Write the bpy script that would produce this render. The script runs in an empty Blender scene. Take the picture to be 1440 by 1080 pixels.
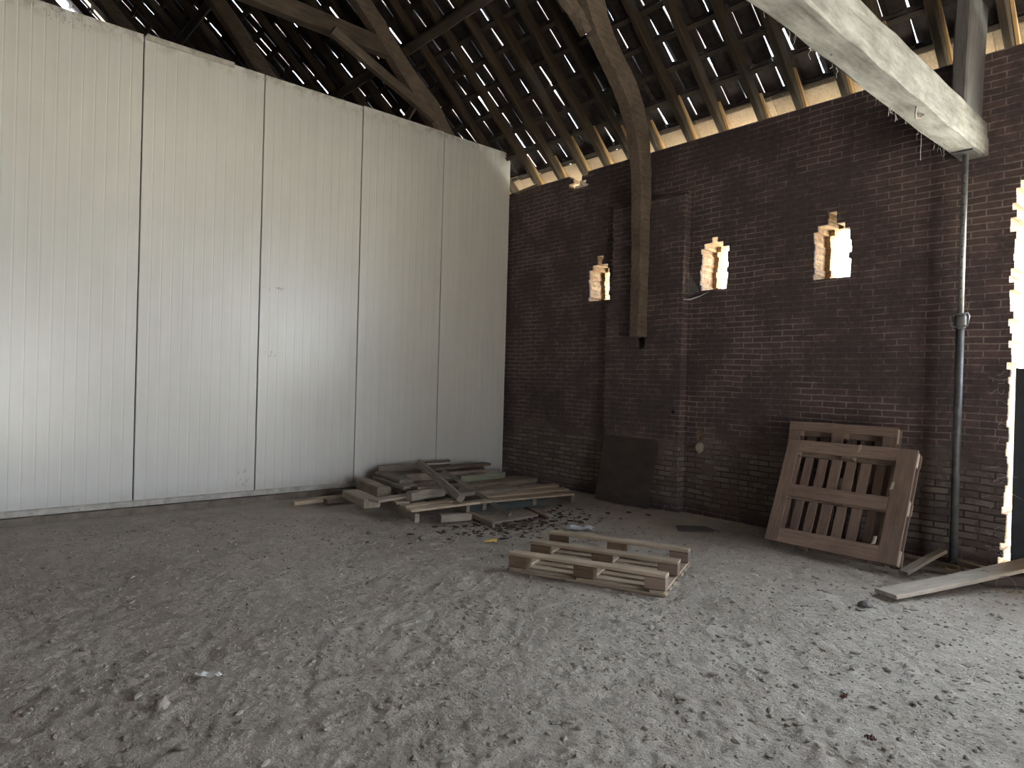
import bpy, bmesh, math, random
import numpy as np
from mathutils import Vector, Matrix
random.seed(7)
RNG = np.random.default_rng(7)
sc = bpy.context.scene
COL = sc.collection
PI = math.pi

# ------------------------------------------------------------------ measures
H_CAM = 1.42
WX = 6.51          # inner face of the brick wall (x)
PY = 7.56          # face of the white partition (y)
EAVE = 4.22        # top of the brick wall
SLOPE = 0.93       # roof rise per metre
RZ = 4.60          # underside of the tiles above x = WX
RIDGE_X = 0.9
DOOR_Y0, DOOR_Y1 = -1.75, 1.41

# ------------------------------------------------------------------ materials
def new_mat(name):
    m = bpy.data.materials.new(name); m.use_nodes = True
    nt = m.node_tree; nt.nodes.clear()
    out = nt.nodes.new('ShaderNodeOutputMaterial')
    b = nt.nodes.new('ShaderNodeBsdfPrincipled')
    nt.links.new(b.outputs[0], out.inputs[0])
    b.inputs['Specular IOR Level'].default_value = 0.3
    return m, nt, b

def node(nt, t, **kw):
    n = nt.nodes.new(t)
    for k, v in kw.items():
        if k in n.inputs.keys(): n.inputs[k].default_value = v
        else: setattr(n, k, v)
    return n

def ramp(nt, fac, stops):
    r = nt.nodes.new('ShaderNodeValToRGB'); e = r.color_ramp.elements
    while len(e) < len(stops): e.new(0.5)
    for i, (p, c) in enumerate(stops):
        e[i].position = p; e[i].color = (*c, 1) if len(c) == 3 else c
    nt.links.new(fac, r.inputs[0]); return r.outputs[0]

def mix(nt, fac, a, b, mode='MIX'):
    n = nt.nodes.new('ShaderNodeMix'); n.data_type = 'RGBA'; n.blend_type = mode
    for s, v in ((n.inputs[0], fac), (n.inputs[6], a), (n.inputs[7], b)):
        if isinstance(v, (int, float)): s.default_value = v
        elif isinstance(v, tuple): s.default_value = (*v, 1) if len(v) == 3 else v
        else: nt.links.new(v, s)
    return n.outputs[2]

def math_n(nt, op, a, b=None, clamp=False):
    n = nt.nodes.new('ShaderNodeMath'); n.operation = op; n.use_clamp = clamp
    for i, v in enumerate((a, b)):
        if v is None: continue
        if isinstance(v, (int, float)): n.inputs[i].default_value = v
        else: nt.links.new(v, n.inputs[i])
    return n.outputs[0]

def noise(nt, vec, scale, detail=5, rough=0.6):
    n = node(nt, 'ShaderNodeTexNoise', Scale=scale, Detail=detail, Roughness=rough)
    if vec is not None: nt.links.new(vec, n.inputs['Vector'])
    return n.outputs['Fac']

def coords(nt, scale=(1, 1, 1), out='Object'):
    t = nt.nodes.new('ShaderNodeTexCoord')
    mp = nt.nodes.new('ShaderNodeMapping'); mp.inputs['Scale'].default_value = scale
    nt.links.new(t.outputs[out], mp.inputs[0]); return mp.outputs[0]

def bump(nt, b, height, strength=0.5, dist=0.01):
    n = node(nt, 'ShaderNodeBump', Strength=strength, Distance=dist)
    nt.links.new(height, n.inputs['Height']); nt.links.new(n.outputs[0], b.inputs['Normal'])

def smooth(nt, val, a, b):
    n = nt.nodes.new('ShaderNodeMapRange'); n.interpolation_type = 'SMOOTHSTEP'
    nt.links.new(val, n.inputs[0]); n.inputs[1].default_value = a; n.inputs[2].default_value = b
    return n.outputs[0]

def wood(name, dark, light, rough=0.75, grain=1.0, bumpd=0.004):
    m, nt, b = new_mat(name)
    oi = nt.nodes.new('ShaderNodeObjectInfo')
    t = nt.nodes.new('ShaderNodeTexCoord')
    off = nt.nodes.new('ShaderNodeVectorMath'); off.operation = 'MULTIPLY_ADD'
    cmb = nt.nodes.new('ShaderNodeCombineXYZ')
    for i in range(3): nt.links.new(math_n(nt, 'MULTIPLY', oi.outputs['Random'], 13.0 + 7 * i), cmb.inputs[i])
    off.inputs[1].default_value = (1, 1, 1)
    nt.links.new(t.outputs['Object'], off.inputs[0]); nt.links.new(cmb.outputs[0], off.inputs[2])
    mp = nt.nodes.new('ShaderNodeMapping'); mp.inputs['Scale'].default_value = (1.2, 14 * grain, 14 * grain)
    nt.links.new(off.outputs[0], mp.inputs[0])
    g = noise(nt, mp.outputs[0], 4, 6, 0.65)
    big = noise(nt, off.outputs[0], 2.5, 3)
    f = math_n(nt, 'ADD', math_n(nt, 'MULTIPLY', g, 0.65), math_n(nt, 'MULTIPLY', big, 0.45))
    c = ramp(nt, f, [(0.33, dark), (0.72, light)])
    v = math_n(nt, 'ADD', math_n(nt, 'MULTIPLY', oi.outputs['Random'], 0.5), 0.75)
    hsv = node(nt, 'ShaderNodeHueSaturation'); nt.links.new(c, hsv.inputs['Color']); nt.links.new(v, hsv.inputs['Value'])
    nt.links.new(hsv.outputs[0], b.inputs['Base Color'])
    b.inputs['Roughness'].default_value = rough
    bump(nt, b, g, 0.6, bumpd)
    return m

M = {}
M['old_wood'] = wood('old_grey_wood', (0.13, 0.107, 0.085), (0.385, 0.33, 0.272))
M['brown_wood'] = wood('brown_wood', (0.085, 0.055, 0.035), (0.24, 0.165, 0.11))
M['tan_wood'] = wood('tan_wood', (0.25, 0.19, 0.135), (0.50, 0.40, 0.30))
M['pale_wood'] = wood('pale_wood', (0.33, 0.28, 0.23), (0.60, 0.52, 0.43))
M['red_wood'] = wood('reddish_wood', (0.15, 0.103, 0.08), (0.32, 0.235, 0.19))
M['yellow_wood'] = wood('fresh_yellow_wood', (0.26, 0.16, 0.075), (0.46, 0.31, 0.16))
M['pile_wood'] = wood('weathered_brown_wood', (0.12, 0.094, 0.072), (0.33, 0.265, 0.205))
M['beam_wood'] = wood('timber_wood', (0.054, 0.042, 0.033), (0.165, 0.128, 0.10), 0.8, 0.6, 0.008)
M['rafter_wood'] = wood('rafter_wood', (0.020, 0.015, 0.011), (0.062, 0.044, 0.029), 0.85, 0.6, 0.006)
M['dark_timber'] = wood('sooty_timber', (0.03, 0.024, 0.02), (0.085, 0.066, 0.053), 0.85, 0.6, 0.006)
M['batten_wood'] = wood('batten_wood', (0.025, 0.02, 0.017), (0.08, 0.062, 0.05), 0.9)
M['green_wood'] = wood('mossy_green_wood', (0.15, 0.16, 0.11), (0.37, 0.38, 0.275))
M['teal_wood'] = wood('blue_grey_painted_wood', (0.036, 0.04, 0.04), (0.085, 0.094, 0.09))
M['white_paint'] = wood('white_painted_wood', (0.55, 0.53, 0.5), (0.8, 0.78, 0.75))
M['dark_board'] = wood('dark_chipboard', (0.04, 0.031, 0.027), (0.085, 0.066, 0.056), 0.8, 0.2)
M['post_grey'] = wood('grey_timber', (0.055, 0.053, 0.055), (0.15, 0.148, 0.152))

def brick_mat(name, c1, c2, mortar, wash=True, reveal=True, dirt=0.85):
    m, nt, b = new_mat(name)
    t = nt.nodes.new('ShaderNodeTexCoord')
    sep = nt.nodes.new('ShaderNodeSeparateXYZ'); nt.links.new(t.outputs['Object'], sep.inputs[0])
    geo = nt.nodes.new('ShaderNodeNewGeometry')
    ns = nt.nodes.new('ShaderNodeSeparateXYZ'); nt.links.new(geo.outputs['True Normal'], ns.inputs[0])
    side = math_n(nt, 'GREATER_THAN', math_n(nt, 'ABSOLUTE', ns.outputs[1]), 0.5)
    u = nt.nodes.new('ShaderNodeMix'); u.data_type = 'FLOAT'
    nt.links.new(side, u.inputs[0]); nt.links.new(sep.outputs[1], u.inputs[2]); nt.links.new(sep.outputs[0], u.inputs[3])
    cmb = nt.nodes.new('ShaderNodeCombineXYZ')
    nt.links.new(u.outputs[0], cmb.inputs[0]); nt.links.new(sep.outputs[2], cmb.inputs[1])
    # wobble so the courses are not ruler straight
    wob = node(nt, 'ShaderNodeTexNoise', Scale=2.2, Detail=3)
    nt.links.new(t.outputs['Object'], wob.inputs['Vector'])
    wv = nt.nodes.new('ShaderNodeVectorMath'); wv.operation = 'MULTIPLY_ADD'
    nt.links.new(wob.outputs['Color'], wv.inputs[0]); wv.inputs[1].default_value = (0.05, 0.04, 0); nt.links.new(cmb.outputs[0], wv.inputs[2])
    br = node(nt, 'ShaderNodeTexBrick', Scale=1.0)
    br.inputs['Brick Width'].default_value = 0.215; br.inputs['Row Height'].default_value = 0.058
    br.inputs['Mortar Size'].default_value = 0.006; br.inputs['Mortar Smooth'].default_value = 0.25
    br.inputs['Bias'].default_value = 0.0
    nt.links.new(wv.outputs[0], br.inputs['Vector'])
    br.inputs['Color1'].default_value = (*c1, 1); br.inputs['Color2'].default_value = (*c2, 1); br.inputs['Mortar'].default_value = (*mortar, 1)
    big = noise(nt, t.outputs['Object'], 1.3, 5)
    fine = noise(nt, t.outputs['Object'], 22, 5, 0.7)
    # soot and dust: mortar hidden in patches
    patch = smooth(nt, noise(nt, t.outputs['Object'], 2.1, 6, 0.72), 0.38, 0.60)
    soot = mix(nt, math_n(nt, 'MULTIPLY', patch, dirt), br.outputs['Color'], (c1[0] * 0.75 + 0.004, c1[1] * 0.8 + 0.004, c1[2] * 0.85 + 0.004))
    col = mix(nt, 0.55, soot, ramp(nt, fine, [(0.25, (0.45, 0.45, 0.45)), (0.75, (1.35, 1.35, 1.35))]), 'MULTIPLY')
    if wash:
        zz = math_n(nt, 'ADD', sep.outputs[2], math_n(nt, 'MULTIPLY', math_n(nt, 'SUBTRACT', big, 0.5), 0.9))
        low = smooth(nt, zz, 0.98, 0.62)
        peel = smooth(nt, noise(nt, t.outputs['Object'], 7, 4, 0.7), 0.40, 0.52)
        br2 = node(nt, 'ShaderNodeTexBrick', Scale=1.0)
        for k, v in (('Brick Width', 0.215), ('Row Height', 0.058), ('Mortar Size', 0.007), ('Mortar Smooth', 0.2)): br2.inputs[k].default_value = v
        nt.links.new(wv.outputs[0], br2.inputs['Vector'])
        br2.inputs['Color1'].default_value = (0.25, 0.215, 0.185, 1); br2.inputs['Color2'].default_value = (0.14, 0.108, 0.092, 1)
        br2.inputs['Mortar'].default_value = (0.045, 0.036, 0.031, 1)
        foot = smooth(nt, sep.outputs[2], 0.03, 0.16)
        col = mix(nt, math_n(nt, 'MULTIPLY', math_n(nt, 'MULTIPLY', low, math_n(nt, 'ADD', math_n(nt, 'MULTIPLY', peel, 0.5), 0.42)), foot), col, br2.outputs['Color'])
    if reveal:   # unsooted brick behind the inner face, tinted yellow to paint in the lit reveals
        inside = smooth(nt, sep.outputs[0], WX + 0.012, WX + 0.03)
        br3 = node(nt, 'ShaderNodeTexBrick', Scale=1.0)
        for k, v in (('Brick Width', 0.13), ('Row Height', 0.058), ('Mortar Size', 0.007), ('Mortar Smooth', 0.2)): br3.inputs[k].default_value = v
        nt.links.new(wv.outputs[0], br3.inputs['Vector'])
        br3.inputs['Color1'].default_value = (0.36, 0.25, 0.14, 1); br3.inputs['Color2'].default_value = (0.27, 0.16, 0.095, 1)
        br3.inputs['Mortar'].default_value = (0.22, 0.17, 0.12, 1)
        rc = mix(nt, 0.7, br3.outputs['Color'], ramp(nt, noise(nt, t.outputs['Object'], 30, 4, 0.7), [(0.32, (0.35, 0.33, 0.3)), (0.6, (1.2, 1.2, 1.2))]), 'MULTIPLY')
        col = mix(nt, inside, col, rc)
    nt.links.new(col, b.inputs['Base Color'])
    b.inputs['Roughness'].default_value = 0.9
    h = math_n(nt, 'ADD', math_n(nt, 'MULTIPLY', br.outputs['Fac'], -1.0), math_n(nt, 'MULTIPLY', fine, 0.7))
    bump(nt, b, h, 0.8, 0.008)
    return m

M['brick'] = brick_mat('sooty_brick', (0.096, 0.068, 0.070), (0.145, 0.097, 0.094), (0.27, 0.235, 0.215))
M['brick_plain'] = brick_mat('plain_brick', (0.10, 0.06, 0.052), (0.15, 0.085, 0.07), (0.2, 0.17, 0.15), False, False)

def panel_mat():
    m, nt, b = new_mat('white_coated_steel')
    v = coords(nt)
    big = noise(nt, v, 0.9, 4)
    st = noise(nt, coords(nt, (3, 3, 0.25)), 3, 4)
    c = ramp(nt, math_n(nt, 'ADD', math_n(nt, 'MULTIPLY', big, 0.5), math_n(nt, 'MULTIPLY', st, 0.5)), [(0.3, (0.62, 0.62, 0.595)), (0.7, (0.72, 0.72, 0.70))])
    # grime near the floor and scattered smudges
    sep = nt.nodes.new('ShaderNodeSeparateXYZ'); nt.links.new(v, sep.inputs[0])
    sm = smooth(nt, noise(nt, v, 5.0, 6, 0.75), 0.70, 0.80)
    c = mix(nt, math_n(nt, 'MULTIPLY', sm, 0.30), c, (0.30, 0.27, 0.23))
    low = math_n(nt, 'MULTIPLY', smooth(nt, sep.outputs[2], 0.30, 0.06), noise(nt, v, 9, 5))
    c = mix(nt, math_n(nt, 'MULTIPLY', low, 0.5), c, (0.28, 0.24, 0.2))
    top = math_n(nt, 'MULTIPLY', smooth(nt, sep.outputs[2], 4.62, 4.80), smooth(nt, noise(nt, v, 7, 5, 0.7), 0.42, 0.62))
    c = mix(nt, math_n(nt, 'MULTIPLY', top, 0.55), c, (0.24, 0.2, 0.16))
    scr = noise(nt, coords(nt, (14, 14, 9)), 3.0, 6, 0.75)
    for (px_, pz_, rx, rz) in ((2.66, 0.275, 0.10, 0.13), (2.95, 1.66, 0.12, 0.05), (2.97, 2.40, 0.16, 0.05), (0.95, 4.72, 0.30, 0.10)):
        dx = math_n(nt, 'DIVIDE', math_n(nt, 'SUBTRACT', sep.outputs[0], px_), rx); dz = math_n(nt, 'DIVIDE', math_n(nt, 'SUBTRACT', sep.outputs[2], pz_), rz)
        dd = math_n(nt, 'SQRT', math_n(nt, 'ADD', math_n(nt, 'MULTIPLY', dx, dx), math_n(nt, 'MULTIPLY', dz, dz)))
        c = mix(nt, math_n(nt, 'MULTIPLY', math_n(nt, 'MULTIPLY', smooth(nt, dd, 1.0, 0.5), smooth(nt, scr, 0.54, 0.60)), 0.6), c, (0.20, 0.175, 0.15))
    nt.links.new(c, b.inputs['Base Color'])
    b.inputs['Roughness'].default_value = 0.29
    b.inputs['Specular IOR Level'].default_value = 0.5
    bump(nt, b, noise(nt, v, 2.2, 2), 0.25, 0.02)
    return m
M['panel'] = panel_mat()

def simple(name, col, rough=0.6, metal=0.0, var=0.25, scale=12, bd=0.003):
    m, nt, b = new_mat(name)
    n = noise(nt, coords(nt), scale, 5, 0.65)
    c = ramp(nt, n, [(0.3, tuple(x * (1 - var) for x in col)), (0.7, tuple(min(1, x * (1 + var)) for x in col))])
    nt.links.new(c, b.inputs['Base Color'])
    b.inputs['Roughness'].default_value = rough; b.inputs['Metallic'].default_value = metal
    bump(nt, b, n, 0.5, bd)
    return m
M['tile'] = simple('clay_tile', (0.042, 0.034, 0.033), 0.85, 0, 0.5, 9, 0.004)
M['steel'] = simple('galvanised_steel', (0.30, 0.30, 0.30), 0.45, 0.7, 0.25, 18, 0.001)
M['steel_dark'] = simple('dull_painted_steel', (0.12, 0.12, 0.125), 0.5, 0.4, 0.35, 14, 0.001)
M['channel'] = simple('grey_channel', (0.46, 0.44, 0.40), 0.55, 0.0, 0.35, 9)
M['kerb'] = simple('dirty_concrete', (0.20, 0.17, 0.14), 0.9, 0, 0.35, 8, 0.008)
M['door'] = simple('dark_blue_grey_boards', (0.045, 0.052, 0.06), 0.7, 0, 0.25, 6)
M['stone'] = simple('grey_stone', (0.17, 0.155, 0.14), 0.9, 0, 0.3, 25, 0.006)
M['clod'] = simple('earth_clod', (0.31, 0.27, 0.23), 0.95, 0, 0.3, 30, 0.006)
M['pale_stone'] = simple('pale_stone', (0.36, 0.30, 0.24), 0.9, 0, 0.25, 25, 0.006)
M['paper'] = simple('white_scrap', (0.70, 0.69, 0.66), 0.8, 0, 0.12, 20)
M['yellow'] = simple('yellow_scrap', (0.85, 0.60, 0.16), 0.7, 0, 0.2, 30)
M['litter'] = simple('leaf_litter', (0.075, 0.055, 0.045), 0.9, 0, 0.4, 30)
M['leaf'] = simple('dry_leaf', (0.13, 0.06, 0.045), 0.8, 0, 0.4, 40)
M['sheet'] = simple('dark_rubber', (0.075, 0.068, 0.062), 0.6, 0, 0.3, 10)
M['wire'] = simple('rusty_wire', (0.20, 0.16, 0.13), 0.6, 0.3, 0.3, 20)
M['grass_out'] = simple('sunlit_yard', (0.29, 0.29, 0.255), 0.95, 0, 0.3, 1.5)
M['web'] = simple('dusty_cobweb', (0.55, 0.55, 0.53), 0.9, 0, 0.1, 30)

def concrete_beam_mat():
    m, nt, b = new_mat('whitewashed_concrete')
    v = coords(nt, (0.5, 1, 1))
    n1 = noise(nt, v, 5, 7, 0.68); n2 = noise(nt, coords(nt, (0.25, 2, 2)), 8, 5, 0.7)
    f = math_n(nt, 'ADD', math_n(nt, 'MULTIPLY', n1, 0.6), math_n(nt, 'MULTIPLY', n2, 0.45))
    c = ramp(nt, f, [(0.30, (0.06, 0.056, 0.05)), (0.46, (0.17, 0.168, 0.158)), (0.66, (0.33, 0.325, 0.31))])
    sp = smooth(nt, noise(nt, coords(nt), 26, 3, 0.5), 0.70, 0.76)
    c = mix(nt, sp, c, (0.05, 0.045, 0.04))
    str_ = smooth(nt, noise(nt, coords(nt, (0.6, 6, 6)), 3.0, 6, 0.75), 0.52, 0.66)
    c = mix(nt, math_n(nt, 'MULTIPLY', str_, 0.45), c, (0.09, 0.085, 0.075))
    nt.links.new(c, b.inputs['Base Color']); b.inputs['Roughness'].default_value = 0.85
    bump(nt, b, f, 0.9, 0.015)
    return m
M['beam_white'] = concrete_beam_mat()

def dirt_mat():
    m, nt, b = new_mat('trampled_dirt')
    v = coords(nt)
    big = noise(nt, v, 0.7, 5, 0.6); mid = noise(nt, v, 5, 6, 0.7); fine = noise(nt, v, 42, 5, 0.7)
    f = math_n(nt, 'ADD', math_n(nt, 'ADD', math_n(nt, 'MULTIPLY', big, 0.35), math_n(nt, 'MULTIPLY', mid, 0.3)), math_n(nt, 'MULTIPLY', fine, 0.35))
    speck = smooth(nt, noise(nt, v, 60, 3, 0.6), 0.62, 0.72)
    c = ramp(nt, f, [(0.30, (0.25, 0.207, 0.17)), (0.50, (0.48, 0.424, 0.363)), (0.70, (0.65, 0.595, 0.525))])
    dust = smooth(nt, noise(nt, v, 2.3, 6, 0.75), 0.60, 0.74)
    c = mix(nt, math_n(nt, 'MULTIPLY', speck, 0.5), c, (0.17, 0.14, 0.115))
    c = mix(nt, math_n(nt, 'MULTIPLY', dust, 0.45), c, (0.62, 0.60, 0.565))
    nt.links.new(c, b.inputs['Base Color']); b.inputs['Roughness'].default_value = 0.95
    b.inputs['Specular IOR Level'].default_value = 0.15
    h = math_n(nt, 'ADD', math_n(nt, 'MULTIPLY', fine, 0.5), math_n(nt, 'MULTIPLY', noise(nt, v, 17, 6, 0.7), 1.0))
    bump(nt, b, h, 1.0, 0.03)
    return m
M['dirt'] = dirt_mat()

def plastic_mat():
    m, nt, b = new_mat('clear_plastic')
    b.inputs['Base Color'].default_value = (0.75, 0.77, 0.78, 1); b.inputs['Roughness'].default_value = 0.25
    b.inputs['Transmission Weight'].default_value = 0.5; b.inputs['IOR'].default_value = 1.3
    return m
M['plastic'] = plastic_mat()

# ------------------------------------------------------------------ mesh helpers
class MB:
    def __init__(s): s.v = []; s.f = []
    def add(s, vs, fs):
        o = len(s.v); s.v.extend(tuple(p) for p in vs); s.f.extend(tuple(i + o for i in f) for f in fs)
    def hexa(s, p):     # p: 4 bottom (ccw from above), 4 top
        s.add(p, [(3, 2, 1, 0), (4, 5, 6, 7), (0, 1, 5, 4), (1, 2, 6, 5), (2, 3, 7, 6), (3, 0, 4, 7)])
    def box(s, x0, x1, y0, y1, z0, z1):
        s.hexa([(x0, y0, z0), (x1, y0, z0), (x1, y1, z0), (x0, y1, z0), (x0, y0, z1), (x1, y0, z1), (x1, y1, z1), (x0, y1, z1)])
    def rings(s, rs, cap=True):
        n = len(rs[0]); vs = [p for r in rs for p in r]; fs = []
        for i in range(len(rs) - 1):
            for j in range(n):
                k = (j + 1) % n
                fs.append((i * n + j, i * n + k, (i + 1) * n + k, (i + 1) * n + j))
        if cap: fs.append(tuple(range(n - 1, -1, -1))); fs.append(tuple((len(rs) - 1) * n + j for j in range(n)))
        s.add(vs, fs)
    def tube(s, pts, r, n=8):
        pts = [Vector(p) for p in pts]; rs = []
        rad = r if isinstance(r, (list, tuple)) else [r] * len(pts)
        up = Vector((0, 0, 1))
        for i, p in enumerate(pts):
            d = (pts[min(i + 1, len(pts) - 1)] - pts[max(i - 1, 0)]).normalized()
            a = d.cross(up if abs(d.z) < 0.95 else Vector((1, 0, 0))).normalized(); b = a.cross(d)
            rs.append([p + a * (rad[i] * math.cos(2 * PI * j / n)) + b * (rad[i] * math.sin(2 * PI * j / n)) for j in range(n)])
        s.rings(rs)
    def build(s, name, mat, parent=None, smooth_=False, loc=None, rot=None):
        me = bpy.data.meshes.new(name); me.from_pydata([tuple(p) for p in s.v], [], s.f)
        bm = bmesh.new(); bm.from_mesh(me); bmesh.ops.recalc_face_normals(bm, faces=bm.faces); bm.to_mesh(me); bm.free()
        if smooth_:
            for p in me.polygons: p.use_smooth = True
        me.materials.append(mat)
        o = bpy.data.objects.new(name, me); COL.objects.link(o)
        if parent: o.parent = parent
        if loc is not None: o.location = loc
        if rot is not None: o.rotation_euler = rot
        return o

def tag(o, label, cat, group=None, kind=None):
    if label: o['label'] = label
    if cat: o['category'] = cat
    if group: o['group'] = group
    if kind: o['kind'] = kind
    return o

def empty(name, mat4=None, loc=None):
    o = bpy.data.objects.new(name, None); COL.objects.link(o); o.empty_display_size = 0.1
    if mat4 is not None: o.matrix_world = mat4
    if loc is not None: o.location = loc
    return o

def frame(p0, p1, up=(0, 0, 1)):
    p0, p1 = Vector(p0), Vector(p1)
    x = (p1 - p0).normalized(); z = Vector(up); z = (z - x * z.dot(x)).normalized(); y = z.cross(x)
    m = Matrix((x, y, z)).transposed().to_4x4(); m.translation = (p0 + p1) / 2
    return m, (p1 - p0).length

def beam_mesh(L, w, t, jit=0.0, seg=0.25, bow=0.0, rnd=random, skew=0.0, cham=None):
    """a sawn piece lying along local x, centred on its origin, with worn edges"""
    mb = MB(); n = max(1, int(L / seg)); rs = []
    c = cham if cham is not None else min(w, t) * 0.12
    ph = rnd.random() * 6
    for i in range(n + 1):
        a = i / n; x = -L / 2 + L * a
        dy = jit * 0.6 * math.sin(ph + a * 5.3) ; dz = bow * (1 - (2 * a - 1) ** 2) + jit * 0.5 * math.sin(ph * 2 + a * 4.1)
        ww = w / 2 * (1 + rnd.uniform(-1, 1) * jit / max(w, 0.01)); tt = t / 2 * (1 + rnd.uniform(-1, 1) * jit / max(t, .01) * 0.6)
        sec = [(-ww + c, -tt), (ww - c, -tt), (ww, -tt + c), (ww, tt - c), (ww - c, tt), (-ww + c, tt), (-ww, tt - c), (-ww, -tt + c)]
        sk = skew if i in (0, n) else 0
        rs.append([(x + sk * yy / max(ww, .001) * (1 if i else 1) + (rnd.uniform(-1, 1) * jit * 0.8 if i in (0, n) else 0), yy + dy, zz + dz) for yy, zz in sec])
    mb.rings(rs); return mb

def plank(name, p0, p1, w, t, mat, label=None, cat='plank', group=None, up=(0, 0, 1), parent=None, jit=0.003, bow=0.0, seg=0.2, skew=0.0):
    m, L = frame(p0, p1, up)
    o = beam_mesh(L, w, t, jit, seg, bow, skew=skew).build(name, M[mat], parent)
    o.matrix_world = m if parent is None else m
    if parent is not None: o.matrix_local = m
    tag(o, label, cat if parent is None else None, group)
    return o

def lump(r, flat=0.6, jit=0.25, rnd=random, sub=1):
    bm = bmesh.new(); bmesh.ops.create_icosphere(bm, subdivisions=sub, radius=r)
    vs = [(v.co.x * (1 + rnd.uniform(-jit, jit)), v.co.y * (1 + rnd.uniform(-jit, jit)), v.co.z * flat * (1 + rnd.uniform(-jit, jit))) for v in bm.verts]
    fs = [tuple(v.index for v in f.verts) for f in bm.faces]; bm.free(); return vs, fs

# ------------------------------------------------------------------ floor
def vnoise(X, Y, s, seed):
    r = np.random.default_rng(seed).random((256, 256))
    x = X * s + 91.3; y = Y * s + 47.1
    xi = np.floor(x).astype(int); yi = np.floor(y).astype(int); fx = x - xi; fy = y - yi
    fx = fx * fx * (3 - 2 * fx); fy = fy * fy * (3 - 2 * fy)
    g = lambda a, b: r[a % 256, b % 256]
    return (g(xi, yi) * (1 - fx) + g(xi + 1, yi) * fx) * (1 - fy) + (g(xi, yi + 1) * (1 - fx) + g(xi + 1, yi + 1) * fx) * fy - 0.5

def ground_h(X, Y):
    h = 0.014 * vnoise(X, Y, 0.9, 1) + 0.007 * vnoise(X, Y, 2.7, 2) + 0.006 * vnoise(X, Y, 7, 3)
    cl = vnoise(X, Y, 15, 4); h = h + 0.024 * np.clip(cl - 0.24, 0, 1) * (0.4 + 1.2 * (vnoise(X, Y, 1.7, 9) + 0.5)) + 0.008 * cl
    h = h + 0.010 * vnoise(X, Y, 33, 5)
    fade = np.clip((6.4 - X) / 0.5, 0.25, 1) * np.clip((7.4 - Y) / 0.5, 0.25, 1)
    return h * fade - 0.012

xs = np.arange(-2.6, 6.9, 0.021); ys = np.arange(-2.2, 7.62, 0.021)
GX, GY = np.meshgrid(xs, ys, indexing='ij'); GZ = ground_h(GX, GY) + (RNG.random(GX.shape) ** 3 - 0.25) * 0.007
nx, ny = GX.shape
vv = np.stack([GX.ravel(), GY.ravel(), GZ.ravel()], 1)
idx = np.arange(nx * ny).reshape(nx, ny)
ff = np.stack([idx[:-1, :-1].ravel(), idx[1:, :-1].ravel(), idx[1:, 1:].ravel(), idx[:-1, 1:].ravel()], 1)
# plain border out to the walls
bx0, bx1, by0, by1 = xs[0], xs[-1], ys[0], ys[-1]
me = bpy.data.meshes.new('floor')
ext = [(-4.6, -5.2), (7.0, -5.2), (7.0, 7.6), (-4.6, 7.6)]
vl = vv.tolist(); fl = ff.tolist(); o0 = len(vl)
inn = [(bx0 + .02, by0 + .02), (bx1 - .02, by0 + .02), (bx1 - .02, by1 - .02), (bx0 + .02, by1 - .02)]
vl += [(x, y, -0.03) for x, y in ext] + [(x, y, -0.03) for x, y in inn]
for i in range(4):
    j = (i + 1) % 4; fl.append((o0 + i, o0 + j, o0 + 4 + j, o0 + 4 + i))
me.from_pydata(vl, [], fl)
for p in me.polygons: p.use_smooth = True
me.materials.append(M['dirt'])
floor = bpy.data.objects.new('floor', me); COL.objects.link(floor)
tag(floor, 'grey brown trampled dirt floor of the barn', 'floor', kind='structure')
def gz(x, y): return float(ground_h(np.array([x]), np.array([y]))[0])

# loose crumbs trodden over the floor
def crumbs(name, n, gen, mat, smin, smax, flat, label, cat):
    mb = MB(); rnd = random.Random(n)
    base = [lump(1.0, flat, 0.35, rnd, 1) for _ in range(14)]
    for _ in range(n):
        x, y = gen(rnd)
        r = min(smax, smin * math.exp(abs(rnd.gauss(0, 0.75))))
        vs, fs = rnd.choice(base); a = rnd.random() * 6.28; ca, sa = math.cos(a), math.sin(a); el = rnd.uniform(0.7, 2.2)
        z = gz_fast(x, y) + r * flat * 0.35
        mb.add([(x + (vx * el * ca - vy * sa) * r, y + (vx * el * sa + vy * ca) * r, z + vz * r) for vx, vy, vz in vs], fs)
    o = mb.build(name, mat); tag(o, label, cat, kind='stuff'); return o
def gz_fast(x, y):
    i = int(round((x - xs[0]) / 0.021)); j = int(round((y - ys[0]) / 0.021))
    return float(GZ[min(max(i, 0), nx - 1), min(max(j, 0), ny - 1)])
def wide(rnd):
    while True:
        d = 2.0 + 5.2 * rnd.random() ** 0.8; a = math.radians(48.8 + rnd.uniform(-42, 42))
        x, y = d * math.cos(a), d * math.sin(a)
        if x < 6.4 and y < 7.3: return x, y
def near_pile(rnd):
    return rnd.gauss(4.55, 0.55), rnd.gauss(5.0, 0.22)
crumbs('dirt_crumbs', 9500, wide, M['clod'], 0.003, 0.015, 0.6, 'scattered crumbs of earth and straw over the dirt floor', 'dirt')
crumbs('dead_leaf_litter', 420, near_pile, M['litter'], 0.008, 0.028, 0.35, 'dark leaf litter heaped before the pile of planks', 'litter')

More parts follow.
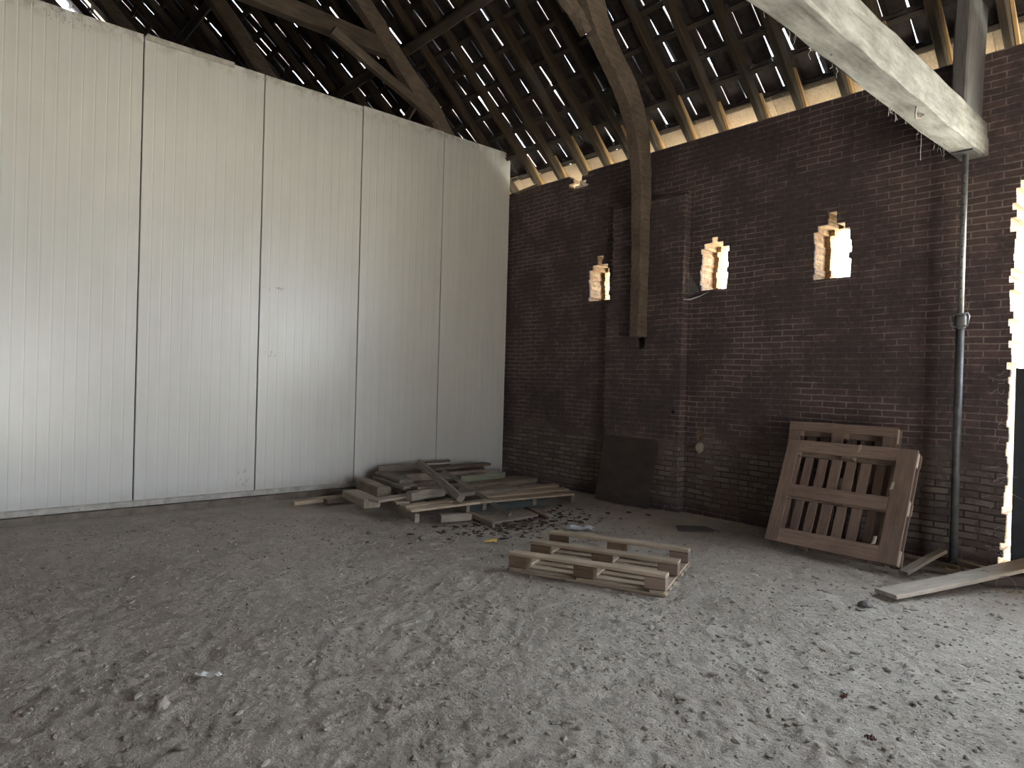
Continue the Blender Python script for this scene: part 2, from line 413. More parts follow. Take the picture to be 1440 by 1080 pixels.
# ------------------------------------------------------------------ brick wall on the right
def irregular(k, seed): return random.Random(seed * 1000 + k).uniform(-1, 1)
def openings(k, z0, z1):
    """(y0, y1, x_from, x_to) cut out of course k"""
    zc = (z0 + z1) / 2; out = []
    for s, (a, b, zs, zt) in enumerate(((5.61, 5.955, 2.50, 2.91), (3.945, 4.275, 2.50, 2.93), (2.665, 3.005, 2.51, 2.97))):
        if zs <= zc < zt + 0.145:
            w = b - a; l, r = a, b
            if zc > zt: f = (zc - zt) / 0.145; l = a + w * (0.15 + 0.22 * (f > .5)); r = b - w * (0.12 + 0.24 * (f > .5))
            l += 0.014 * irregular(k, 11 + s); r += 0.014 * irregular(k, 31 + s)
            out.append((l, r, -1, 99))
    # the barn door, arched
    if zc < 3.55:
        top = DOOR_Y1 - (max(0, zc - 3.02) / 0.54) ** 1.8 * 1.5
        bot = DOOR_Y0 + (max(0, zc - 3.02) / 0.54) ** 1.8 * 1.5
        j = 0.022 if zc > 1.65 else 0.012
        out.append((bot, top + j * irregular(k, 5) + (0.035 if zc < 1.6 and irregular(k, 6) > .8 else 0), -1, 99))
    if zc < 3.95: out.append((-4.85, -2.35, -1, 99))       # an unseen bay behind the camera, added to let daylight in
    # small holes where bricks fell out
    if 1.09 < zc < 1.17: out.append((4.52, 4.74, -1, 99))
    if 0.82 < zc < 0.95: out.append((4.20 + 0.01 * irregular(k, 8), 4.27, -1, 99))
    if 4.00 < zc < 4.23: out.append((6.08 + 0.07 * irregular(k, 9), 6.34 + 0.06 * irregular(k, 10), -1, WX + (0.13 if zc > 4.08 else .07)))
    return out
mb = MB(); CH = 0.058; WT = 0.37
k = -6; z = -0.058 * 6
rw = random.Random(5)
while z < EAVE - 0.01:
    z1 = min(z + CH, EAVE)
    xin = WX + rw.uniform(-0.003, 0.003)
    ops = openings(k, z, z1)
    ys_ = sorted({-5.2, 16.0} | {o[0] for o in ops} | {o[1] for o in ops})
    for a, b in zip(ys_[:-1], ys_[1:]):
        mid = (a + b) / 2; xi = xin; skip = False
        for o in ops:
            if o[0] < mid < o[1]:
                if o[3] > 50: skip = True
                else: xi = o[3]
        xo = WX + WT if z < 3.68 else WX + 0.13
        for o in ops:      # the outer half brick stands in past the window jamb
            if o[3] > 50 and abs(a - o[1]) < 1e-6 and 2.4 < z < 3.1 and a > 2: mb.box(WX + 0.255, WX + WT, a - 0.05 - 0.006 * irregular(k, 3), a + 0.01, z, z1)
        if not skip and xi < xo - .02:
            sp_a = sp_b = 0
            for o in ops:      # middle window's unseen right jamb, splayed to throw light on the pier side
                if o[3] > 50 and abs(o[0] - 3.945) < .2 and abs(b - o[0]) < 1e-6: sp_b = -0.45
            mb.hexa([(xi, a, z), (xo, a, z), (xo, b + sp_b, z), (xi, b, z), (xi, a, z1), (xo, a, z1), (xo, b + sp_b, z1), (xi, b, z1)])
    # the pier, half a brick proud
    if z < 3.62:
        ya, yb = 4.43 + rw.uniform(-0.006, 0.006), (5.54 if z < 2.42 else 5.46) + rw.uniform(-0.008, 0.008)
        xp = WX - 0.12 + rw.uniform(-0.003, 0.003) + (0.06 if z > 3.55 else 0)
        segs = [(ya, yb)]
        if 1.09 < (z + z1) / 2 < 1.17: segs = [(ya, 4.49), (4.57, yb)]
        if 1.82 < z < 2.0: segs = [(ya, 4.93), (5.08, yb)]       # the pocket under the post foot
        for a, b in segs: mb.box(xp, WX + 0.01, a, b, z, z1)
    k += 1; z = z1
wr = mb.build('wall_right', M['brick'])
tag(wr, 'sooty red brick wall with small windows and flaking whitewash at its foot', 'wall', kind='structure')

# other walls, behind the camera and beyond the partition
OPX0, OPX1, OPZ = 0.6, 2.4, 2.4  # unseen gable opening, added to admit fill daylight
mb = MB(); mb.box(-4.6, OPX0, -5.2, -4.9, -0.05, 4.3); mb.box(OPX1, WX, -5.2, -4.9, -0.05, 4.3); mb.box(OPX0, OPX1, -5.2, -4.9, OPZ, 4.3)
mb.hexa([(-4.6, -5.2, 4.3), (WX, -5.2, 4.3), (WX, -4.9, 4.3), (-4.6, -4.9, 4.3), (-4.6, -5.2, 4.62), (WX, -5.2, 4.58), (WX, -4.9, 4.58), (-4.6, -4.9, 4.62)])
mb.hexa([(-4.6, -5.2, 4.6), (WX, -5.2, 4.58), (WX, -4.9, 4.58), (-4.6, -4.9, 4.6), (RIDGE_X - .1, -5.2, 9.83), (RIDGE_X + .1, -5.2, 9.79), (RIDGE_X + .1, -4.9, 9.79), (RIDGE_X - .1, -4.9, 9.83)])
tag(mb.build('wall_back', M['brick_plain']), 'brick gable wall with an added opening for fill daylight', 'wall', kind='structure')
mb = MB(); mb.box(-4.9, -4.6, -5.2, 16.2, -0.05, 4.3)
tag(mb.build('wall_far_left', M['brick_plain']), 'brick side wall', 'wall', kind='structure')
mb = MB(); mb.box(-4.6, WX, 16.0, 16.3, -0.05, 4.3)
mb.hexa([(-4.6, 16, 4.3), (WX, 16, 4.3), (WX, 16.3, 4.3), (-4.6, 16.3, 4.3), (RIDGE_X - .1, 16, 9.4), (RIDGE_X + .1, 16, 9.4), (RIDGE_X + .1, 16.3, 9.4), (RIDGE_X - .1, 16.3, 9.4)])
tag(mb.build('wall_front', M['brick_plain']), 'brick gable wall beyond the partition', 'wall', kind='structure')
mb = MB(); mb.box(-4.6, WX, PY + .1, 16.0, -0.1, -0.04)
tag(mb.build('floor_behind', M['kerb']), 'floor behind the partition', 'floor', kind='structure')

# ------------------------------------------------------------------ white panel partition
wl = MB(); wl.box(-4.5, 6.44, PY + 0.02, PY + 0.09, 0.04, 4.74)
wall_left = wl.build('wall_left', M['sheet'])
tag(wall_left, 'tall partition of white ribbed insulated panels', 'wall', kind='structure')
edges = [-4.5, -3.31, -2.09, -0.87, 0.35, 1.58, 2.80, 4.03, 5.265, 6.47]
rp = random.Random(3)
for i in range(len(edges) - 1):
    a, b = edges[i] + 0.006, edges[i + 1] - 0.006
    w = b - a; n = 12; prof = [(a, PY + 0.02), (a, PY + 0.004), (a + 0.004, PY)]
    for j in range(1, n):
        c = a + w * j / n
        prof += [(c - 0.008, PY), (c - 0.005, PY + 0.0017), (c + 0.005, PY + 0.0017), (c + 0.008, PY)]
    prof += [(b - 0.004, PY), (b, PY + 0.004), (b, PY + 0.02)]
    zt = 4.80 + rp.uniform(-0.008, 0.008); mbp = MB(); m_ = len(prof)
    zs = [0.07, 1.2, 2.4, 3.6, zt]
    vs = [(x, y, zz) for zz in zs for x, y in prof]
    fs = [(r * m_ + q, r * m_ + q + 1, (r + 1) * m_ + q + 1, (r + 1) * m_ + q) for r in range(len(zs) - 1) for q in range(m_ - 1)]
    vs += [(a, PY + 0.02, zt), (b, PY + 0.02, zt)]
    fs.append(tuple(range((len(zs) - 1) * m_, len(zs) * m_)))
    mbp.add(vs, fs)
    mbp.box(a, b, PY + 0.0201, PY + 0.1, 0.05, zt - 0.002)
    o = mbp.build('wall_panel', M['panel'], wall_left)
# torn strip of facing on the top edge
mb = MB(); mb.box(1.60, 2.46, PY - 0.012, PY - 0.003, 4.755, 4.812)
tag(mb.build('trim_1', M['channel']), 'loose capping strip along the top of the white partition', 'trim', kind='structure')
mb = MB(); rs = []
n = 60
for i in range(n + 1):
    x = -4.5 + 10.9 * i / n; j = rp.uniform(-0.004, 0.004)
    rs.append([(x, PY - 0.02 + j, 0.055), (x, PY - 0.02 + j, 0.105), (x, PY - 0.004, 0.115), (x, PY + 0.015, 0.115), (x, PY + 0.015, 0.055)])
mb.rings(rs)
tag(mb.build('trim_2', M['channel']), 'pale steel channel holding the foot of the white partition', 'trim', kind='structure')
mb = MB(); rs = []
for i in range(n + 1):
    x = -4.5 + 10.9 * i / n; j = rp.uniform(-0.012, 0.012); t_ = 0.052 + rp.uniform(-0.006, 0.003)
    rs.append([(x, PY - 0.075 + j, -0.05), (x, PY - 0.06 + j, t_), (x, PY + 0.1, t_), (x, PY + 0.1, -0.05)])
mb.rings(rs)
tag(mb.build('baseboard_left', M['kerb']), 'muddy brown kerb under the white partition', 'kerb', kind='structure')

# ------------------------------------------------------------------ roof
cs = 1 / math.hypot(1, SLOPE); sn = SLOPE * cs
# local roof frame: u up the slope from the wall line, n outward normal
def roof_pt(u, y, nrm): return (WX - u * cs + nrm * sn, y, RZ + u * sn + nrm * cs)
GAUGE, PITCH = 0.33, 0.208
U0, U1 = -0.86, (WX - RIDGE_X) / cs
rt = random.Random(21)
mb = MB()
rows = int((U1 - U0) / GAUGE) + 1
Y0R, Y1R = -5.3, 16.3
def hole(u, y):      # tiles slipped off high up beyond the partition
    return 5.2 < u < 5.75 and 14.3 < y < 14.75
for r in range(rows):
    ub = U0 + r * GAUGE; y = Y0R + (r % 2) * 0.0
    rowj = rt.uniform(0, 0.05)
    y += rowj
    while y < Y1R:
        far = y < 0.3
        openj = rt.random() < 0.80 and not far
        gap = rt.choice((0.003, 0.004, 0.006, 0.008, 0.011, 0.015, 0.020)) if openj else -0.012
        w = PITCH - gap
        sk = gap * rt.uniform(0.5, 1.5) if openj else 0.0; lift = rt.uniform(0, 0.006)
        ut = ub + GAUGE + 0.085
        if openj and rt.random() < 0.6: lift += 0.004
        if not hole(ub, y):
            n0 = 0.030 + lift; n1 = 0.004 + lift
            prof = [(0, 0.020), (0.16, 0.006), (0.42, 0.0), (0.72, 0.007), (0.92, 0.026), (1.0, 0.030)]
            if not openj: prof[-1] = (1.0, 0.034)
            bot = []; top = []; lip = 0.018 if openj else 0.0
            for (f, h) in prof:
                bot.append((roof_pt(ub, y + f * w, n0 + h), roof_pt(ut, y + f * w + sk, n1 + h)))
                top.append((roof_pt(ub, y + f * w, n0 + h + 0.013 + (lip if f == 0 else 0)), roof_pt(ut, y + f * w + sk, n1 + h + 0.013 + (lip if f == 0 else 0))))
            q = len(prof)
            vs = [p[0] for p in bot] + [p[1] for p in bot] + [p[0] for p in top] + [p[1] for p in top]
            fs = []
            for i in range(q - 1):
                fs.append((i, i + 1, q + i + 1, q + i)); fs.append((2 * q + i, 3 * q + i, 3 * q + i + 1, 2 * q + i + 1))
                fs.append((i, 2 * q + i, 2 * q + i + 1, i + 1)); fs.append((q + i, q + i + 1, 3 * q + i + 1, 3 * q + i))
            fs.append((0, q, 3 * q, 2 * q)); fs.append((q - 1, 3 * q - 1, 4 * q - 1, 2 * q - 1))
            mb.add(vs, fs)
        y += PITCH
ceiling = mb.build('ceiling', M['tile'])
tag(ceiling, 'dark tiled roof slope with daylight showing through the gaps', 'roof', kind='structure')
for r in range(rows):
    u = U0 + r * GAUGE + 0.36
    if u > U1: break
    mb = MB(); mb.hexa([roof_pt(u - .026, Y0R, -.026), roof_pt(u + .026, Y0R, -.026), roof_pt(u + .026, Y1R, -.026), roof_pt(u - .026, Y1R, -.026),
                        roof_pt(u - .026, Y0R, .002), roof_pt(u + .026, Y0R, .002), roof_pt(u + .026, Y1R, .002), roof_pt(u - .026, Y1R, .002)])
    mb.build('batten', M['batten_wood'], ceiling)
eb = random.Random(6)
y = Y0R
while y < Y1R:      # sarking boards under the lowest tiles
    L_ = eb.uniform(0.8, 2.2); y2 = min(Y1R, y + L_ - 0.004)
    mb = MB(); a_, b_ = -0.50 + eb.uniform(-.01, .01), -0.17 + eb.uniform(-.06, .04)
    mb.hexa([roof_pt(a_, y, -.026), roof_pt(b_, y, -.026), roof_pt(b_, y2, -.026), roof_pt(a_, y2, -.026), roof_pt(a_, y, -.004), roof_pt(b_, y, -.004), roof_pt(b_, y2, -.004), roof_pt(a_, y2, -.004)])
    if eb.random() < 0.85: mb.build('eave_board', M['tan_wood'], ceiling)
    y += L_
# the other slope, behind the camera's left
mb = MB()
mb.hexa([(-5.2, Y0R, 3.95), (RIDGE_X + .1, Y0R, 9.80), (RIDGE_X + .1, Y1R, 9.80), (-5.2, Y1R, 3.95), (-5.2, Y0R, 4.1), (RIDGE_X + .1, Y0R, 9.98), (RIDGE_X + .1, Y1R, 9.98), (-5.2, Y1R, 4.1)])
tag(mb.build('ceiling_far_slope', M['tile']), 'far slope of the tiled roof', 'roof', kind='structure')

# rafters
NAMES = ['first', 'second', 'third', 'fourth', 'fifth', 'sixth', 'seventh', 'eighth', 'ninth', 'tenth', 'eleventh', 'twelfth', 'thirteenth', 'fourteenth']
vis = [7.18, 6.70, 6.25, 5.86, 5.47, 5.03, 4.57, 4.13, 3.69, 3.28, 2.83, 2.41, 1.99, 1.50]
rr = random.Random(9)
def rafter(y, label, group):
    u0, u1 = -0.80, U1 - 0.1
    m = Matrix((Vector((-cs, 0, sn)), Vector((0, -1, 0)), Vector((sn, 0, cs)))).transposed().to_4x4()
    um = (u0 + u1) / 2; m.translation = Vector(roof_pt(um, y, -0.026 - 0.062))
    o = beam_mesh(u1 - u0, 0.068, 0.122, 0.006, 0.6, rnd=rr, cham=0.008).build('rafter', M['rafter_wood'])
    o.matrix_world = m; o.rotation_euler.rotate_axis('Z', rr.uniform(-0.006, 0.006))
    tag(o, label, 'rafter', group)
    if group.endswith('brick wall'):      # a pale cocking piece nailed to the foot
        Lr = (u1 - u0) / 2; a, b = -Lr + 0.02, -Lr + 0.92 + rr.uniform(-.2, .12)
        mb = MB(); t0, t1 = 0.034, 0.060
        mb.hexa([(a, t0, -0.058), (b, t0, 0.046), (b, t1, 0.046), (a, t1, -0.058), (a, t0, 0.055), (b, t0, 0.055), (b, t1, 0.055), (a, t1, 0.055)])
        mb.build('sprocket', M['yellow_wood'], o)['label'] = 'pale wedge of wood nailed to the rafter foot'
for i, y in enumerate(vis):
    extra = {4: 'left of the curved post', 5: 'behind the curved post', 6: 'just right of the curved post', 11: 'behind the white beam', 12: 'just right of the white beam'}.get(i, 'on the brick wall')
    rafter(y, f'timber rafter, {NAMES[i]} from the white partition, {extra}', 'rafters above the brick wall')
for y in [7.72, 8.32, 8.77, 9.22, 9.67, 10.12, 10.57, 11.32, 11.77, 12.22, 12.67, 13.12, 13.57, 14.3, 14.75, 15.2, 15.65]: rafter(y, 'dark timber rafter above and beyond the white partition', 'rafters beyond the partition')

# purlins
def timber(name, p0, p1, w, t, label, cat, mat='beam_wood', up=(0, 0, 1), jit=0.008, seg=0.3, bow=0, group=None):
    return plank(name, p0, p1, w, t, mat, label, cat, group, up, jit=jit, seg=seg, bow=bow)
pu = 2.11; a = roof_pt(pu, 0.0, -0.215)
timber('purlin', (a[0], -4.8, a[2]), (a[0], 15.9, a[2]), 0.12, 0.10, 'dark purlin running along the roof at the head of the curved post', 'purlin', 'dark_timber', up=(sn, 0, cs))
pu = 4.22; a = roof_pt(pu, 0.0, -0.215)
timber('purlin', (a[0], -4.8, a[2]), (a[0], 15.9, a[2]), 0.12, 0.10, 'upper purlin glimpsed above the left end of the white partition', 'purlin', 'dark_timber', up=(sn, 0, cs))

# curved post (cruck blade) in the truss at y = 5.0
def swept(name, pts, mat, y, label=None, cat=None, parent=None, seed=1):
    """pts: (x, z, in-plane width, depth along y[, y])"""
    pts = [tuple(p) + (y,) * (5 - len(p)) for p in pts]
    rnd = random.Random(seed); mb = MB()
    P = []
    for i in range(len(pts) - 1):     # smooth resample
        p0 = pts[max(i - 1, 0)]; p1 = pts[i]; p2 = pts[i + 1]; p3 = pts[min(i + 2, len(pts) - 1)]
        for s in range(5):
            t = s / 5
            P.append([0.5 * ((2 * b) + (-a_ + c) * t + (2 * a_ - 5 * b + 4 * c - d) * t * t + (-a_ + 3 * b - 3 * c + d) * t ** 3) for a_, b, c, d in zip(p0, p1, p2, p3)])
    P.append(list(pts[-1])); rs = []
    for i, (x, z_, w, dp, y) in enumerate(P):
        q = P[min(i + 1, len(P) - 1)]; o = P[max(i - 1, 0)]
        dx, dz = q[0] - o[0], q[1] - o[1]; L = math.hypot(dx, dz); nx_, nz_ = dz / L, -dx / L
        ring = []
        for (sx, sy) in ((-1, -.72), (-.72, -1), (.72, -1), (1, -.72), (1, .72), (.72, 1), (-.72, 1), (-1, .72)):
            j = rnd.uniform(-0.006, 0.006)
            ring.append((x + nx_ * (sx * w / 2 + j), y + sy * dp / 2 + rnd.uniform(-.005, .005), z_ + nz_ * (sx * w / 2 + j)))
        rs.append(ring)
    mb.rings(rs); o = mb.build(name, M[mat], parent)
    if label: tag(o, label, cat)
    return o
post = [(6.34, 1.99, 0.17, 0.165, 5), (6.35, 2.5, 0.18, 0.17, 5), (6.345, 3.0, 0.19, 0.175, 5), (6.335, 3.5, 0.20, 0.18, 5), (6.275, 3.99, 0.22, 0.18, 4.98), (6.113, 4.408, 0.255, 0.18, 4.93), (5.856, 4.719, 0.275, 0.185, 4.88), (5.545, 4.936, 0.25, 0.18, 4.83), (5.269, 5.156, 0.27, 0.18, 4.79), (5.063, 5.41, 0.31, 0.185, 4.75), (4.85, 5.66, 0.26, 0.18, 4.72), (4.5, 5.98, 0.2, 0.17, 4.7), (2.9, 7.4, 0.18, 0.16, 4.7)]
crook = swept('curved_timber_post', post, 'beam_wood', 5.0, 'curved timber post standing on the brick pier and bending up into the roof', 'post', seed=3)
swept('branch_stub', [(4.98, 4.98, 0.10, 0.11), (4.86, 5.10, 0.11, 0.12), (4.66, 5.22, 0.11, 0.12), (4.3, 5.42, 0.11, 0.12), (3.6, 5.75, 0.11, .12)], 'beam_wood', 4.70, parent=crook, seed=5)

# truss behind the partition (y = 8.0) and a further one (y = 11)
swept('truss_rafter', [(6.2, 4.28, .2, .2), (5.51, 4.99, 0.25, 0.2), (5.30, 5.24, 0.29, 0.2), (4.83, 5.68, 0.23, 0.19), (4.16, 6.35, 0.22, 0.19), (2.6, 7.75, 0.2, 0.18), (1.2, 9.1, .2, .18)], 'beam_wood', 8.0,
      'thick sloping truss timber rising behind the right half of the partition', 'beam', seed=8)
timber('collar_beam', (-1.5, 8.02, 5.93), (4.62, 8.02, 5.87), 0.17, 0.22, 'dark level collar beam joining the sloping truss timber above the partition', 'beam')
timber('truss_brace', (3.75, 7.9, 5.76), (5.32, 7.9, 5.10), 0.10, 0.12, 'thin diagonal brace below the collar beam, meeting the sloping truss timber', 'brace')
swept('truss_rafter', [(6.3, 4.3, .2, .2), (5.0, 5.45, .2, .2), (4.09, 6.30, 0.24, 0.2), (3.29, 7.20, 0.24, 0.2), (2.2, 8.2, 0.2, 0.18), (1.2, 9.15, .2, .18)], 'beam_wood', 11.0,
      'sloping truss timber seen farther back over the middle of the partition', 'beam', seed=9)
swept('truss_rafter', [(6.3, 4.3, .2, .2), (4.6, 5.9, .2, .2), (2.9, 7.42, 0.22, 0.2), (2.3, 8.0, 0.22, 0.2), (1.2, 9.15, .2, .18)], 'beam_wood', 14.0,
      'farthest sloping truss timber glimpsed at the left end of the partition top', 'beam', seed=10)
timber('wind_brace', (4.35, 12.1, 6.32), (3.72, 11.0, 6.80), 0.10, 0.11, 'short brace rising to the purlin beside the farther sloping truss timber', 'brace', up=(sn, 0, cs))
timber('wind_brace', (5.55, 9.5, 5.12), (5.20, 8.1, 5.45), 0.08, 0.10, 'short dark brace just above the partition near its right end', 'brace', up=(sn, 0, cs))

# whitewashed concrete beam over the prop
bm_ = MB(); rs = []; rb = random.Random(4)
for i in range(45):
    x = -4.6 + 11.18 * i / 44
    j = lambda s: rb.uniform(-s, s)
    zb, zt, ya, yb = 3.375 + j(.006), 3.665 + j(.008), 1.60, 1.805
    rs.append([(x, ya + j(.006) + .012, zb), (x, yb + j(.008) - .012, zb), (x, yb + j(.006), zb + .018), (x, yb + j(.006), zt - .02), (x, yb - .02, zt), (x, ya + .02, zt + j(.004)),
               (x, ya + j(.005) + .004, zt - .02), (x, ya + j(.004) + 0.004, zb + .150), (x, ya + j(.004) - .006, zb + .140), (x, ya + j(.005) - .004, zb + .014)])
bm_.rings(rs)
wbeam = bm_.build('concrete_beam', M['beam_white'])
tag(wbeam, 'whitewashed rough beam crossing overhead to the brick wall', 'beam')
mb = MB()
for i in range(26):      # dusty threads hanging from the lower edge
    x = random.uniform(2.8, 6.2); y0 = 1.80; L = random.uniform(0.015, 0.07)
    pts = [(x + random.uniform(-.01, .01) * q, y0 + random.uniform(-.006, .006), 3.385 - L * q / 3) for q in range(4)]
    mb.tube(pts, 0.0013, 4)
mb.build('cobweb_fringe', M['web'], wbeam)['label'] = 'dusty cobweb threads on the beam edge'
mb = MB(); mb.tube([(5.6, 1.80, 3.38), (5.602, 1.80, 3.30), (5.598, 1.802, 3.24), (5.60, 1.80, 3.17)], [0.0015, 0.0015, 0.002, 0.003], 5)
mb.build('cobweb_thread', M['web'], wbeam)
mb = MB(); mb.tube([(5.05, 1.66, 3.372), (5.10, 1.68, 3.345), (5.17, 1.70, 3.338), (5.22, 1.69, 3.352), (5.24, 1.67, 3.374)], 0.006, 6)
mb.build('lifting_loop', M['wire'], wbeam)

# timber upright standing on the beam against the wall
timber('timber_upright', (6.28, 1.695, 3.655), (6.28, 1.675, 4.58), 0.45, 0.11, 'grey squared timber upright standing on the end of the whitewashed beam', 'post', 'post_grey', up=(0, 1, 0), jit=0.004)

# ------------------------------------------------------------------ adjustable steel prop
PX, PYY = 6.30, 1.70
gp = gz(PX, PYY)
prop = empty('steel_prop', loc=(PX, PYY, gp))
tag(prop, 'slim adjustable steel prop holding up the whitewashed beam beside the door', 'prop')
zt = 3.372 - gp
mb = MB(); mb.tube([(0, 0, 0.01), (0.004, 0, 1.0), (0.006, 0, 2.02)], 0.030, 16); mb.build('outer_tube', M['steel_dark'], prop, True)
mb = MB(); mb.tube([(0.006, 0, 1.95), (0.008, 0, 2.7), (0.010, 0, zt - .008)], 0.022, 14)
mb.build('inner_tube', M['steel'], prop, True)
for i in range(13):
    mb = MB(); zz = 2.20 + i * 0.085
    mb.tube([(-0.0225 + 0.008, -0.006, zz), (-0.0135 + .008, -0.014, zz)], 0.006, 8) if False else mb.tube([(-0.024, -0.004, zz), (-0.012, -0.004, zz)], 0.0065, 8)
    mb.build('pin_hole', M['sheet'], prop)
mb = MB(); mb.box(-0.085, 0.085, -0.075, 0.075, zt - 0.010, zt); mb.build('head_plate', M['steel_dark'], prop)
mb = MB(); mb.box(-0.07, 0.07, -0.07, 0.07, 0.0, 0.012); mb.build('base_plate', M['steel_dark'], prop)
mb = MB(); mb.tube([(0.006, 0, 1.96), (0.006, 0, 1.985), (0.006, 0, 2.05), (0.006, 0, 2.075)], [0.034, 0.044, 0.044, 0.036], 16)
col_ = mb.build('collar_nut', M['steel_dark'], prop, True)
mb = MB()
mb.tube([(-0.01, 0.06, 2.075), (-0.015, 0.066, 2.06), (-0.015, 0.055, 1.985), (-0.03, 0.0, 1.965), (-0.015, -0.055, 1.985), (-0.015, -0.066, 2.06), (-0.01, -0.055, 2.085), (-0.035, 0.0, 2.075), (-0.01, 0.06, 2.08)], 0.007, 8)
mb.build('pin_handle', M['steel'], col_, True)
mb = MB(); mb.tube([(0.0, -0.055, 2.08), (0.0, -0.034, 2.16), (0.004, -0.022, 2.24)], 0.0025, 5); mb.build('pin_chain', M['wire'], col_)

# ------------------------------------------------------------------ barn door (right edge of the picture)
door = empty('door_1', loc=(6.565, 0.25, 0)); tag(door, 'dark lower barn door leaf standing in the arched brick opening', 'door', kind='structure')
yl0, yl1 = DOOR_Y0 - 0.25 + .02, 1.375 - 0.25
nb = 11; bw = (yl1 - yl0) / nb
mb = MB()
for i in range(nb):
    a = yl0 + i * bw; mb.box(-0.018, 0.018, a + 0.002, a + bw - 0.002, 0.075, 1.64 + random.uniform(-.006, .004))
mb.build('door_boards', M['door'], door)
for zz in (0.3, 1.4):
    mb = MB(); mb.box(0.0185, 0.05, yl0 + .02, yl1 - .02, zz - .06, zz + .06); mb.build('door_ledge', M['door'], door)
# dusty web rags on the lower jamb beside the leaf
mb = MB(); rj = random.Random(12)
for i in range(30):
    z0 = rj.uniform(0.15, 1.6); y0 = rj.uniform(1.43, 1.56); x0 = WX - rj.uniform(0.004, 0.02)
    pts = [(x0, y0, z0)]
    for q in range(4): pts.append((x0 - rj.uniform(-.004, .012), pts[-1][1] + rj.uniform(-.05, .02), pts[-1][2] + rj.uniform(-.03, .03)))
    mb.tube(pts, [0.0006, 0.0009, 0.001, 0.0009, 0.0005], 4)
tag(mb.build('cobweb', M['web']), 'ragged dusty cobwebs on the brick edge beside the door', 'cobweb', kind='stuff')

# cobweb strung between the pier and the middle window
mb = MB()
for i in range(12):
    y0 = 4.42 - 0.012 * i; z0 = 2.72 - 0.018 * i
    mb.tube([(WX - 0.03, y0, z0), (WX - 0.035, y0 - .004, (z0 + 2.42) / 2), (WX - 0.02, y0 - .002, 2.43 + .006 * i)], 0.0009, 4)
mb.tube([(WX - 0.10, 4.43, 2.40), (WX - 0.07, 4.36, 2.395), (WX - 0.03, 4.26, 2.43), (WX - 0.01, 4.17, 2.47)], [0.006, 0.010, 0.005, 0.002], 6)
tag(mb.build('cobweb', M['web']), 'cobweb strung from the pier edge to the sill of the middle window', 'cobweb', kind='stuff')

# broken lath end under the eave beside the partition
plank('broken_lath', (6.40, 7.35, 4.16), (6.50, 7.02, 4.235), 0.05, 0.02, 'tan_wood', 'splintered lath end sticking out under the eave at the partition corner', 'lath', jit=.006)

# ------------------------------------------------------------------ floor pallet, lying upside down
def mat_from(origin, u, v, w):
    m = Matrix((Vector(u), Vector(v), Vector(w))).transposed().to_4x4(); m.translation = Vector(origin); return m
def part_box(root, name, cx, cy, cz, lx, ly, lz, mat, jit=0.002, rnd=random, label=None):
    """a sawn block or board in the thing's own axes, grain along its longest side"""
    dims = [lx, ly, lz]; ax = dims.index(max(dims))
    if ax == 0: m = beam_mesh(lx, ly, lz, jit, 0.3, rnd=rnd); rot = (0, 0, 0)
    elif ax == 1: m = beam_mesh(ly, lx, lz, jit, 0.3, rnd=rnd); rot = (0, 0, PI / 2)
    else: m = beam_mesh(lz, ly, lx, jit, 0.3, rnd=rnd); rot = (0, -PI / 2, 0)
    o = m.build(name, M[mat], root, loc=(cx, cy, cz), rot=rot)
    if label: o['label'] = label
    return o
A0 = Vector((3.315, 3.775, 0)); A1 = Vector((3.765, 2.735, 0))
u = (A1 - A0).normalized(); L = 1.18; v = Vector((-u.y, u.x, 0)); W = 0.91
fp = empty('wooden_pallet', mat_from((A0.x, A0.y, -0.014), u, v, (0, 0, 1)))
tag(fp, 'small pallet lying upside down alone on the open dirt floor', 'pallet')
rq = random.Random(31)
for i in range(7):
    part_box(fp, 'deck_board', L / 2, 0.05 + i * (W - 0.10) / 6, 0.009, L, 0.080, 0.018, 'tan_wood', rnd=rq)
for x in (0.06, L / 2, L - 0.06): part_box(fp, 'cross_board', x, W / 2, 0.027, 0.10, W - 0.006, 0.018, 'tan_wood', rnd=rq)
for y in (0.055, W / 2, W - 0.055):
    for x in (0.075, L / 2, L - 0.075): part_box(fp, 'block', x, y, 0.0815, 0.145, 0.098, 0.091, 'brown_wood' if x < L - .1 else 'red_wood', rnd=rq)
    part_box(fp, 'skid', L / 2, y, 0.138, L, 0.098, 0.022, 'tan_wood', rnd=rq)
